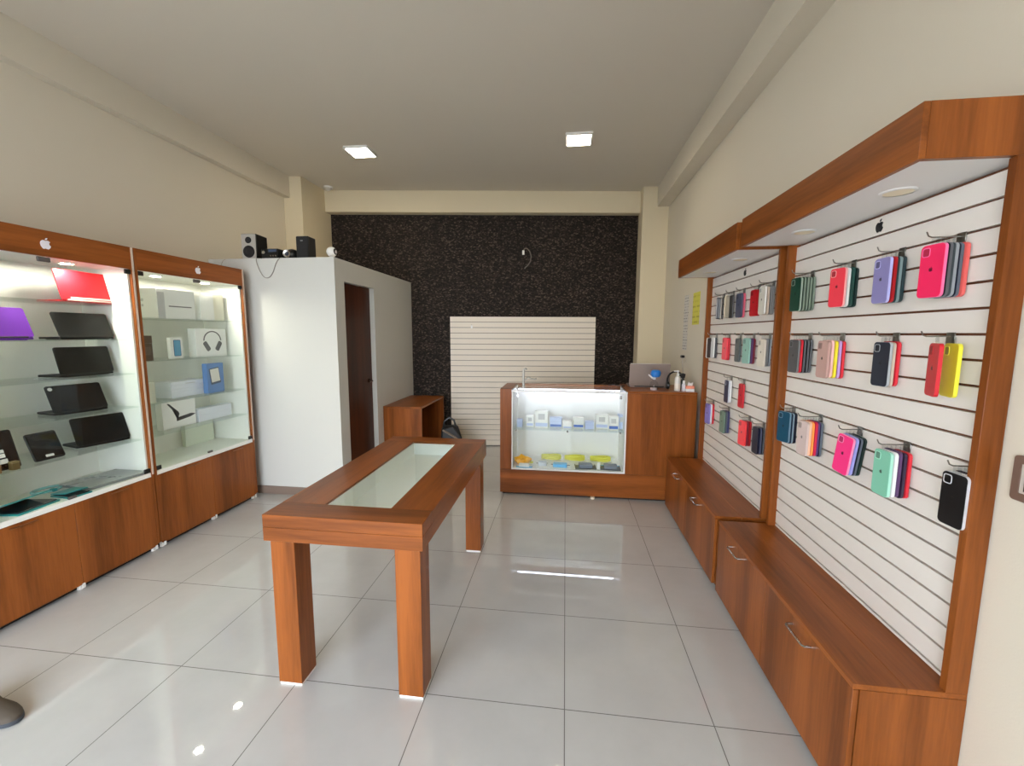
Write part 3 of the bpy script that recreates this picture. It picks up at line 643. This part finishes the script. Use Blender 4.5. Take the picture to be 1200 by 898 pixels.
BLUEC = mat('blue_card', (70, 110, 190), .4); PALEB = mat('pale_blue_card', (190, 204, 236), .4)
spec = [(-.465, .055, .075, 'pale', 'small pale box by the hinge end of the counter shelf'), (-.375, .075, .105, 'white', 'white charger box second along the counter shelf'), (-.285, .13, .165, 'white', 'tall white box near the hinged end of the counter shelf'),
        (-.14, .12, .095, 'pale', 'pale blue box between the tall white box and the shelf middle'), (-.01, .09, .07, 'white', 'low white box just before the middle of the counter shelf'), (.09, .105, .10, 'white', 'white box with a blue band at the middle of the counter shelf'),
        (.205, .085, .075, 'pale', 'small pale blue box right after the white box with a blue band'), (.31, .12, .135, 'white', 'broad white box past the middle of the counter shelf'), (.43, .095, .13, 'white', 'upright white box second from the wooden end of the counter shelf'), (.525, .065, .14, 'pale', 'narrow pale box at the wooden end of the counter shelf')]
for i, (x, w, h_, c, lab) in enumerate(spec):
    y0 = 4.10 + .05 * (i % 2)
    t, dx, dy = carton('charger_box', lab, x, x + w, y0, y0 + .07, .647, h_, m=CARD if c == 'white' else PALEB, group='small boxes on the counter shelf', lid=.4)
    part(t, 'printed_band', MB().box(-dx + .006, dx - .006, -dy - .0012, -dy - .0004, h_ * .08, h_ * .3), BLUEC if i in (5, 3, 8) else PALEB, local=True)
    if h_ > .1: part(t, 'printed_picture', MB().box(-dx * .5, dx * .5, -dy - .0012, -dy - .0004, h_ * .5, h_ * .85), PRINTL, local=True)
zk = .268
ORG = mat('orange_yellow_film', (250, 178, 30), .35); YEL = mat('yellow_film', (226, 222, 84), .4)
# crumpled orange packet
b = MB(); b.ball((0, 0, 0), 1, 18)
for v in b.bm.verts:
    n_ = 1 + .16 * math.sin(7 * v.co.x + 3 * v.co.z) + .12 * math.sin(9 * v.co.y + 5 * v.co.z)
    v.co = Vector((v.co.x * .08 * n_, v.co.y * .05 * n_, max(v.co.z * .05 * n_, -.035) + .035))
t = thing('snack_packet', 'crumpled orange yellow packet at the hinge end of the showcase floor', 'packet', (-.405, 4.12, zk))
part(t, 'pouch', b, ORG, local=True)
part(t, 'crimped_end', MB().box(.07, .105, -.03, .03, .015, .022, bev=.002), YEL, local=True)
# blister packs lying on the floor of the showcase
def blister(label, x0, x1, y0, y1, mc, mp, prod, rz=0):
    t = thing('blister_pack', label, 'packet', ((x0 + x1) / 2, (y0 + y1) / 2, zk), rz, 'packets on the showcase floor')
    dx, dy = (x1 - x0) / 2, (y1 - y0) / 2
    part(t, 'backing_card', MB().prism(rrect(0, 0, 2 * dx, 2 * dy, .008, 3), 'z', 0, .003), mc, local=True)
    part(t, 'product', MB().prism(rrect(0, -dy * .1, dx * 1.3, dy * 1.1, .012, 3), 'z', .0032, .036, bev=.004), mp, local=True)
    part(t, 'printed_panel', MB().box(-dx * .9, dx * .9, dy * .62, dy * .92, .0032, .0038), prod, local=True)
SKYB = mat('sky_blue_card', (90, 176, 226), .35); DKB = mat('charcoal_card', (52, 56, 66), .35); GRYP = mat('grey_blister', (120, 128, 144), .25)
blister('white packet with a clear shell beside the crumpled orange packet', -.27, -.14, 4.03, 4.17, CARD, mat('clear_grey_shell', (196, 204, 214), .15), GREYP, .1)
blister('blue and white packet at the front of the showcase floor', -.135, .075, 4.01, 4.14, CARD, SKYB, DKB, -.06)
blister('charcoal packet in the middle of the showcase floor', .115, .32, 4.02, 4.18, DKB, GRYP, CARD, .05)
blister('charcoal packet at the wooden end of the showcase floor', .36, .555, 4.02, 4.18, DKB, GRYP, SKYB, -.04)
blister('small light blue packet lying flat at the hinge end of the showcase', -.46, -.30, 3.995, 4.05, SKYB, CARD, CARD, 0)
t = thing('label_holder', 'upright white plastic strip standing between the two charcoal packets', 'label holder', (.34, 4.03, zk))
part(t, 'strip', MB().box(-.014, .014, -.002, .002, .004, .075).xf(Matrix.Rotation(R(8), 4, 'X')), WHITE, local=True)
part(t, 'foot', MB().box(-.016, .016, -.015, .02, 0, .004), CLEAR, local=True)
for i, (x, lab) in enumerate(((-.12, 'yellow cable coil behind the blue and white packet'), (.12, 'yellow cable coil at the middle of the showcase back'), (.38, 'yellow cable coil at the wooden end of the showcase back'))):
    t = thing('cable_coil', lab, 'cable', (x, 4.29, zk), 0, 'yellow cable coils')
    pth = []
    for k in range(72):
        a = k / 24 * 2 * PI
        pth.append(((.10 + .006 * math.sin(3 * a)) * math.cos(a), .045 * math.sin(a), .010 + .016 * (k / 24) + .004 * math.sin(2 * a)))
    part(t, 'loops', MB().tube(pth, .0085, 7), YEL, local=True)
    part(t, 'tie', MB().box(.085, .115, -.012, .012, .004, .058, bev=.002), WHITE, local=True)

# things on the counter
t = thing('laptop', 'silver taupe laptop standing open with its lid back to the shop', 'laptop', (.826, 4.27, KZ), 0)
AL = mat('taupe_alloy', (150, 134, 126), .32, .5)
part(t, 'base', MB().prism(rrect(0, .125, .375, .25, .012, 3), 'z', .002, .016, bev=.002), AL, local=True)
part(t, 'keyboard', MB().box(-.16, .16, .04, .15, .0162, .0175), BLACKM, local=True)
M = Matrix.Translation((0, .002, .016)) @ Matrix.Rotation(R(4), 4, 'X')
lid = part(t, 'lid', MB().prism(rrect(0, .112, .385, .222, .012, 4), 'y', -.007, 0, bev=.0012).xf(M), AL, local=True)
part(lid, 'screen', MB().prism(rrect(0, .112, .368, .205, .004, 2), 'y', .0002, .001).xf(M), BLACK, local=True)
part(lid, 'lid_edge', MB().box(-.185, .185, -.0076, .0006, .220, .2245).xf(M), mat('bright_alloy_edge', (206, 200, 194), .3, .6), local=True)
part(t, 'hinge', MB().tube([(-.14, 0, .014), (.14, 0, .014)], .006), BLACKM, local=True)
t = thing('spray_bottle', 'clear spray bottle with a round blue top in front of the laptop', 'bottle', (.836, 4.09, KZ))
part(t, 'bottle', MB().lathe([(.034, 0), (.038, .006), (.038, .055), (.030, .078), (.014, .092), (.013, .100), (.0, .100)], n=20), CLEAR, local=True)
part(t, 'liquid', MB().lathe([(.032, .003), (.034, .008), (.034, .022), (0, .022)], n=20), mat('pale_liquid', (206, 190, 190), .1), local=True)
part(t, 'trigger', MB().box(-.012, .012, -.012, .012, .100, .122, bev=.003).prism([(-.012, .122), (-.05, .150), (-.055, .142), (-.02, .108)], 'y', -.008, .008), WHITE, local=True)
part(t, 'cap', MB().lathe([(.012, .122), (.036, .128), (.046, .148), (.046, .168), (.036, .188), (.012, .194)], (.012, 0, 0), n=24), mat('bright_blue_plastic', (22, 110, 190), .35), local=True)
t = thing('pump_bottle', 'tall white pump bottle on the counter beside the laptop', 'bottle', (1.045, 4.08, KZ))
part(t, 'bottle', MB().lathe([(.024, 0), (.027, .004), (.027, .112), (.020, .130), (.011, .136), (.011, .142), (0, .142)], n=20), mat('milky_plastic', (222, 218, 210), .3), local=True)
part(t, 'label', MB().lathe([(.0274, .02), (.0274, .07)], n=20), mat('pale_label', (236, 226, 212), .5), local=True)
part(t, 'pump', MB().lathe([(.013, .142), (.013, .156), (.005, .158), (.005, .178), (.011, .180), (.011, .190), (0, .190)], n=16).box(-.036, -.004, -.006, .006, .179, .189, bev=.002), WHITE, local=True)
t = thing('headset', 'black headset standing behind the white pump bottle', 'headset', (1.055, 4.20, KZ))
part(t, 'headband', MB().tube([(.075 * math.cos(R(a)), 0, .085 + .085 * math.sin(R(a))) for a in range(-10, 191, 20)], .008), BLACKM, local=True)
for s in (-1, 1):
    part(t, 'ear_cup', MB().lathe([(.03, -.014), (.036, -.006), (.036, .008), (.026, .014)], (s * .068, 0, .037), 'x', 20), BLACK, local=True)
t = thing('small_bottle', 'short clear bottle with a white cap next to the pump bottle', 'bottle', (1.10, 4.07, KZ))
part(t, 'bottle', MB().lathe([(.016, 0), (.018, .003), (.018, .06), (.010, .072), (0, .072)], n=18), mat('frosted_bottle', (214, 214, 220), .25), local=True)
part(t, 'cap', MB().lathe([(.011, .072), (.011, .092), (.006, .098), (0, .098)], n=16), WHITE, local=True)
t = thing('spray_gun', 'small black spray head bottle behind the tissue carton', 'bottle', (1.115, 4.17, KZ))
part(t, 'bottle', MB().lathe([(.022, 0), (.025, .004), (.025, .075), (.012, .098), (.010, .112), (0, .112)], n=18), mat('smoky_bottle', (74, 80, 78), .25), local=True)
part(t, 'spray_head', MB().prism([(-.02, .112), (.016, .112), (.022, .15), (.0, .158), (-.045, .146), (-.045, .134), (-.02, .128)], 'y', -.012, .012, bev=.002), BLACK, local=True)
t, dx, dy = carton('tissue_box', 'small pink and white carton at the wall end of the counter', 1.112, 1.186, 4.03, 4.09, KZ, .052, m=mat('coral_card', (240, 150, 122), .5), group=None, lid=.5)
t.children[1].data.materials[0] = CARD; t['category'] = 'box'
part(t, 'tissue', MB().prism([(-.02, .052), (.024, .052), (.03, .085), (.008, .074), (-.012, .09)], 'y', -.006, .006), WHITE, local=True)
t = thing('display_stand', 'clear acrylic stand with a curved arm on the glass counter top', 'stand', (-.396, 4.06, KZ - .001))
ACR = mat('frosted_acrylic', (188, 186, 178), .2)
part(t, 'base', MB().cyl((0, 0, 0), .03, .008, n=20, bev=.002), ACR, local=True)
part(t, 'post', MB().tube([(0, 0, .008), (0, 0, .17), (.006, 0, .186), (.02, 0, .190), (.03, 0, .178)], [.012, .012, .009, .008, .007], 10), ACR, local=True)
part(t, 'arm', MB().tube([(.008, 0, .075), (.035, 0, .100), (.055, 0, .102), (.075, 0, .090), (.11, 0, .088), (.125, 0, .094)], .0075, 8), ACR, local=True)
t = thing('charging_cable', 'dark cable end lying on the glass counter top near the laptop', 'cable', (.50, 4.32, KZ - .001))
part(t, 'cord', MB().tube([(-.06, .03, .004), (-.03, .045, .012), (0, .04, .016), (.035, .03, .006), (.07, .02, .004)], .003), BLACK, local=True)
part(t, 'plug', MB().box(.07, .10, .012, .028, 0, .010, bev=.002), BLACK, local=True)

# ------------------------------------------------------------------ desk and bag behind the table
t = thing('writing_desk', 'small cherry desk against the partition room and dark back wall', 'desk', (-1.85, 5.0, 0))
DX0, DX1, DY0, DY1, DZ = BX + .004, -1.62, 4.60, 5.50, .73
part(t, 'desktop', MB().box(DX0, DX1, DY0, DY1, DZ - .022, DZ, bev=.001), WY)
part(t, 'side_panel', MB().box(DX0, DX1, DY0 + .002, DY0 + .020, 0, DZ - .022), WZ)
part(t, 'side_panel', MB().box(DX0, DX1, DY1 - .020, DY1 - .002, 0, DZ - .022), WZ)
part(t, 'back_panel', MB().box(DX0, DX0 + .018, DY0 + .02, DY1 - .02, .25, DZ - .022), WZ)
t = thing('shoulder_bag', 'black bag with a pale strap on the floor by the desk', 'bag', (-1.40, 5.05, 0), R(14))
b = MB(); b.box(-.15, .15, -.10, .10, 0, .42, bev=.04, seg=3)
bmesh.ops.subdivide_edges(b.bm, edges=b.bm.edges, cuts=1, use_grid_fill=True)
for v in b.bm.verts:
    v.co.x *= 1 - .35 * (v.co.z / .42) ** 2; v.co += Vector((.012 * math.sin(17 * v.co.z + 5), .010 * math.sin(13 * v.co.x + 21 * v.co.z), 0))
part(t, 'body', b, BLACKM, local=True)
part(t, 'flap', MB().prism([(-.10, .40), (.02, .44), (.125, .30), (.115, .24), (-.11, .28)], 'y', -.125, -.105, bev=.006), BLACK, local=True)
part(t, 'strap', MB().tube([(-.10, -.13, .40), (-.03, -.14, .36), (.05, -.14, .31), (.12, -.13, .25)], [.012, .014, .014, .010], 6), mat('taupe_strap', (130, 116, 102), .6), local=True)
part(t, 'handle', MB().tube([(-.09, 0, .41), (-.08, 0, .48), (-.02, .0, .53), (.04, 0, .49), (.06, 0, .40)], .014, 8), BLACK, local=True)
part(t, 'pocket', MB().box(-.02, .15, -.15, -.10, .03, .22, bev=.02, seg=2), BLACK, local=True)

# ------------------------------------------------------------------ white slat panel on the back wall
SA = math.atan(SK)
t = thing('slat_board', 'large white slatwall board leaning flush on the dark back wall', 'slat panel', (-1.556, yb(-1.556) - .030, 0), SA)
W = 1.972; sl = MB(); z = 1.797; k = 0; st = .0745
while z > .02:
    z0 = max(z - st + .007, .012)
    if z - z0 > .003: sl.box(0, W, 0, .016, z0, z)
    z -= st
part(t, 'slats', sl, mat('cream_slat', (226, 216, 200), .45), local=True)
part(t, 'groove_backing', MB().box(0, W, .0162, .028, 0, 1.797), mat('grey_groove', (110, 104, 96), .7), local=True)
tp = thing('price_tag', 'tiny white tag near the top of the white slatwall board', 'tag', (-1.556 + .29, yb(-1.556 + .29) - .032, 1.66), SA)
part(tp, 'ticket', MB().box(-.012, .012, -.003, -.0005, -.02, .02), WHITE, local=True)
part(tp, 'clip', MB().tube([(0, -.001, .02), (0, -.006, .028), (0, -.001, .034)], .002, 6), STEEL, local=True)
t = thing('wall_cable', 'grey cable looping out of the dark wall above the slatwall board', 'cable', (-.58, yb(-.58), 2.62), SA)
part(t, 'socket_stub', MB().box(-.014, .014, -.02, 0, .0, .055, bev=.002), WHITE, local=True)
part(t, 'cord', MB().tube([(.0, -.012, .055), (.02, -.02, .08), (.05, -.022, .078), (.085, -.02, .04), (.105, -.02, -.02), (.095, -.018, -.09), (.06, -.015, -.14), (.03, -.01, -.165), (.018, -.002, -.18)], .0075, 8), mat('grey_cord', (104, 96, 86), .5), local=True)

# ------------------------------------------------------------------ things on top of the partition room
zt = BT
def cone_ring(c, r, y): return [(r, 0), (r, .004), (r * .85, .006), (r * .55, -.002), (r * .25, .004), (0, .006)]
t = thing('bookshelf_speaker', 'silver fronted loudspeaker on the partition room top', 'speaker', (-2.985, 3.84, zt), R(6))
part(t, 'cabinet', MB().box(-.072, .072, -.075, .10, 0, .245, bev=.004), BLACK, local=True)
part(t, 'front_panel', MB().box(-.068, .068, -.084, -.0755, .004, .241, bev=.004), mat('silver_front', (196, 194, 190), .3, .5), local=True)
part(t, 'woofer', MB().lathe([(.0, -.003), (.016, -.006), (.03, .0), (.048, -.006), (.054, -.003), (.056, .0)], (0, -.0845, .08), 'y', 24), BLACKM, local=True)
part(t, 'tweeter', MB().lathe([(.0, -.006), (.012, -.004), (.026, -.002), (.03, .0)], (0, -.0845, .185), 'y', 24), BLACKM, local=True)
t = thing('amplifier', 'small black amplifier with a silver knob between the loudspeakers', 'amplifier', (-2.765, 3.86, zt), 0)
part(t, 'chassis', MB().box(-.095, .075, -.09, .09, .008, .105, bev=.004).box(-.08, -.06, -.07, .07, 0, .008).box(.05, .07, -.07, .07, 0, .008), BLACK, local=True)
part(t, 'knob', MB().cyl((-.065, -.105, .07), .016, .015, 'y', 18, bev=.002), CHROME, local=True)
part(t, 'display', MB().box(-.02, .06, -.0925, -.0905, .075, .098), mat('blue_grey_display', (70, 84, 110), .2), local=True)
part(t, 'button', MB().cyl((.0, -.094, .04), .006, .004, 'y', 12).cyl((.025, -.094, .04), .006, .004, 'y', 12).cyl((.05, -.094, .04), .006, .004, 'y', 12), STEEL, local=True)
t = thing('round_speaker', 'small round black speaker with a silver ringed driver', 'speaker', (-2.592, 3.84, zt), R(12))
part(t, 'shell', MB().ball((0, 0, .055), .056, 24, sq=(1.15, 1.2, .98)), BLACK, local=True)
part(t, 'driver_ring', MB().lathe([(.026, 0), (.034, -.004), (.034, .010), (.026, .012)], (-.022, -.072, .055), 'y', 24), CHROME, local=True)
part(t, 'driver', MB().lathe([(0, -.004), (.014, -.006), (.024, .0), (.026, .006)], (-.022, -.069, .055), 'y', 20), mat('blue_black_cone', (40, 44, 60), .3), local=True)
t = thing('bookshelf_speaker', 'all black loudspeaker at the corner of the partition room top', 'speaker', (-2.452, 3.86, zt), R(2))
part(t, 'cabinet', MB().box(-.060, .060, -.08, .05, 0, .215, bev=.006), mat('speaker_black', (24, 24, 26), .5), local=True)
part(t, 'grille', MB().box(-.055, .055, -.088, -.0805, .008, .207, bev=.006), BLACKM, local=True)
part(t, 'badge', MB().box(-.012, .012, -.0895, -.0883, .165, .178), mat('badge_grey', (110, 110, 112), .4), local=True)
t = thing('security_camera', 'white round indoor security camera at the partition room corner', 'camera', (-2.172, 3.80, zt))
part(t, 'base', MB().lathe([(.034, 0), (.036, .004), (.034, .018), (.018, .026)], n=24), WHITE, local=True)
hd = part(t, 'head', MB().ball((0, 0, .068), .046, 24), WHITE, local=True)
part(hd, 'lens', MB().lathe([(.030, 0), (.026, .010), (0, .012)], (.032, 0, .07), 'x', 20), BLACK, local=True)
wire = [(-2.865, 3.80, zt + .006), (-2.845, 3.72, zt + .005), (-2.84, BY - .006, zt - .01), (-2.82, BY - .007, 2.16), (-2.775, BY - .008, 2.085), (-2.725, BY - .008, 2.075), (-2.68, BY - .008, 2.12), (-2.645, BY - .007, 2.20), (-2.615, BY - .006, zt - .01), (-2.60, 3.70, zt + .005), (-2.60, 3.78, zt + .005)]
def smooth(p, n=5):
    P = [Vector(q) for q in p]; out = []
    for i in range(len(P) - 1):
        a, b, c, d_ = P[max(i - 1, 0)], P[i], P[i + 1], P[min(i + 2, len(P) - 1)]
        for k in range(n):
            t_ = k / n
            out.append(.5 * (2 * b + (c - a) * t_ + (2 * a - 5 * b + 4 * c - d_) * t_ ** 2 + (3 * b - a - 3 * c + d_) * t_ ** 3))
    return out + [P[-1]]
t = thing('speaker_wire', 'thin grey wire sagging over the edge of the partition room', 'wire', (-2.73, BY, zt))
part(t, 'cord', MB().tube(smooth(wire), .0032, 6), mat('grey_wire', (150, 144, 134), .5))
part(t, 'plug', MB().cyl((-2.60, 3.775, zt + .001), .006, .03, 'y', 10), mat('red_plug', (170, 60, 50), .4))
t = thing('speaker_wire', 'thin pale wire running along the partition top to the glass case', 'wire', (-3.1, 3.70, zt))
part(t, 'cord', MB().tube(smooth([(-3.00, 3.80, zt + .004), (-3.04, 3.74, zt + .004), (-3.12, 3.70, zt + .004), (-3.17, BY - .006, zt - .01), (-3.20, BY - .006, 2.19)]), .003, 6), mat('pale_wire', (176, 168, 154), .5))
part(t, 'plug', MB().cyl((-3.00, 3.795, zt + .001), .006, .025, 'y', 10), mat('red_plug_end', (150, 70, 60), .4))

# ------------------------------------------------------------------ notices, outlet and switch on the right wall
PAPER = print_mat('printed_white_sheet', (206, 202, 196), (118, 114, 112), .05, .03)
NOTE = print_mat('printed_yellow_sheet', (206, 200, 82), (172, 164, 62), .16, .05)
xw = XR
for i, (y0, y1, z0, z1) in enumerate(((4.60, 4.76, 1.69, 1.975), (4.60, 4.76, 1.405, 1.685))):
    solo('notice_sheet', ('white printed notice above the other, beside the yellow notice', 'white printed notice beneath the other, on the wall by the counter')[i], 'notice', MB().box(xw - .0012, xw + .0004, y0, y1, z0, z1), PAPER, (xw, (y0 + y1) / 2, z0), 'notices on the wall')
solo('notice_sheet', 'narrow yellow notice on the wall next to the white ones', 'notice', MB().box(xw - .0012, xw + .0004, 4.23, 4.45, 1.665, 1.975), NOTE, (xw, 4.34, 1.665), 'notices on the wall')
t = thing('wall_outlet', 'small black adapter plugged into the wall below the notices', 'outlet', (xw, 4.65, 1.31))
part(t, 'plate', MB().box(xw - .006, xw - .001, 4.61, 4.69, 1.28, 1.36, bev=.002), WALL)
part(t, 'adapter', MB().box(xw - .04, xw - .006, 4.625, 4.675, 1.325, 1.352, bev=.004), BLACK)
part(t, 'cord', MB().tube(smooth([(xw - .025, 4.65, 1.325), (xw - .02, 4.66, 1.26), (xw - .02, 4.60, 1.16), (xw - .03, 4.50, 1.09)]), .003, 6), mat('pale_cord', (190, 184, 180), .5))
t = thing('light_switch', 'brown framed wall switch beside the slatwall unit post', 'switch', (xw, 1.24, 1.18))
part(t, 'frame', MB().prism(rrect(1.24, 1.181, .13, .125, .010, 3), 'x', xw - .010, xw - .0005, hole=rrect(1.24, 1.181, .092, .082, .004, 3)), mat('brown_frame', (112, 88, 76), .4))
part(t, 'rocker', MB().box(xw - .007, xw - .0005, 1.1945, 1.2855, 1.1405, 1.2215), mat('pale_insert', (196, 186, 176), .4))
part(t, 'button', MB().box(xw - .011, xw - .0072, 1.200, 1.273, 1.147, 1.215, bev=.002), mat('near_black_button', (30, 22, 24), .3))

# ------------------------------------------------------------------ shoe on the floor at the edge of view
t = thing('shoe', 'brown grey round toed shoe on the floor at the photo edge', 'shoe', (-2.30, 1.285, 0), R(-4))
def sole_pts(k=1.0, n=28):
    pts = []
    for i in range(n):
        a = 2 * PI * i / n
        x, y = .135 * math.cos(a), .046 * math.sin(a)
        y *= 1 + .12 * math.cos(a)
        x = math.copysign(abs(math.cos(a)) ** .75, math.cos(a)) * .135
        pts.append((x * k, y * k))
    return pts
part(t, 'sole', MB().prism(sole_pts(1.03), 'z', 0, .018, bev=.003), mat('blue_grey_sole', (56, 60, 66), .6), local=True)
up = MB(); layers = [(1.0, .018, 0), (1.0, .028, 0), (.93, .040, -.003)]
rings = []
P0 = sole_pts()
for kx, z_, sh in layers: rings.append([up.bm.verts.new((x * kx + sh, y * kx, z_ + (.0 if x > 0 else .018 * (-x / .135)))) for x, y in P0])
rings.append([up.bm.verts.new((x * .62 - .040 if x > 0 else x * .80 - .018, y * .72, .058 if x > 0 else .092)) for x, y in P0])
rings.append([up.bm.verts.new((x * .42 - .066, y * .60, .098)) for x, y in P0])
rings.append([up.bm.verts.new((x * .40 - .066, y * .55, .050)) for x, y in P0])
for A, B in zip(rings, rings[1:]):
    for k in range(len(A)): up.bm.faces.new((A[k], A[(k + 1) % len(A)], B[(k + 1) % len(A)], B[k]))
up.bm.faces.new(rings[0][::-1]); up.bm.faces.new(rings[-1])
for f in up.bm.faces: f.smooth = True
part(t, 'upper', up, mat('brown_grey_suede', (76, 66, 55), .75), local=True)
part(t, 'laces', MB().tube([(.000, -.016, .062), (.006, 0, .066), (.000, .016, .062)], .003, 6).tube([(-.014, -.018, .070), (-.008, 0, .075), (-.014, .018, .070)], .003, 6), mat('grey_lace', (110, 104, 98), .8), local=True)

# ------------------------------------------------------------------ light
w = bpy.data.worlds.new('World'); S.world = w; w.use_nodes = True; nt = w.node_tree
bg = nt.nodes['Background']
tc = N(nt, 'ShaderNodeTexCoord'); sp = N(nt, 'ShaderNodeSeparateXYZ'); nt.links.new(tc.outputs['Generated'], sp.inputs[0])
cr = N(nt, 'ShaderNodeValToRGB'); cr.color_ramp.elements[0].position = .0; cr.color_ramp.elements[0].color = (.92, .95, 1, 1)
cr.color_ramp.elements[1].position = .8; cr.color_ramp.elements[1].color = (.62, .78, 1, 1)
nt.links.new(sp.outputs['Z'], cr.inputs['Fac']); nt.links.new(cr.outputs['Color'], bg.inputs['Color'])
bg.inputs['Strength'].default_value = 11.8

# ------------------------------------------------------------------ camera
f, pi_, ya, ro, H = 494.9734, -.1161, -.1248, .004, 1.5696
cyw, syw, cp, sp_ = math.cos(ya), math.sin(ya), math.cos(pi_), math.sin(pi_)
F = Vector((syw * cp, cyw * cp, sp_)); Rt = Vector((cyw, -syw, 0)); U = Rt.cross(F)
Rr = math.cos(ro) * Rt + math.sin(ro) * U; Ur = -math.sin(ro) * Rt + math.cos(ro) * U
cam = bpy.data.cameras.new('camera'); co = bpy.data.objects.new('camera', cam); C.objects.link(co)
cam.sensor_fit = 'HORIZONTAL'; cam.sensor_width = 36; cam.lens = f / 1200 * 36; cam.clip_start = .02
co.matrix_world = Matrix(((Rr.x, Ur.x, -F.x, 0), (Rr.y, Ur.y, -F.y, 0), (Rr.z, Ur.z, -F.z, H), (0, 0, 0, 1)))
S.camera = co
S.view_settings.view_transform = 'Standard'; S.view_settings.look = 'None'; S.view_settings.gamma = 1; S.view_settings.exposure = 0
S.view_settings.use_curve_mapping = False
S.cycles.use_denoising = True; S.cycles.max_bounces = 10; S.cycles.diffuse_bounces = 6; S.cycles.transparent_max_bounces = 24
S.cycles.caustics_reflective = False; S.cycles.caustics_refractive = False; S.cycles.sample_clamp_indirect = 6
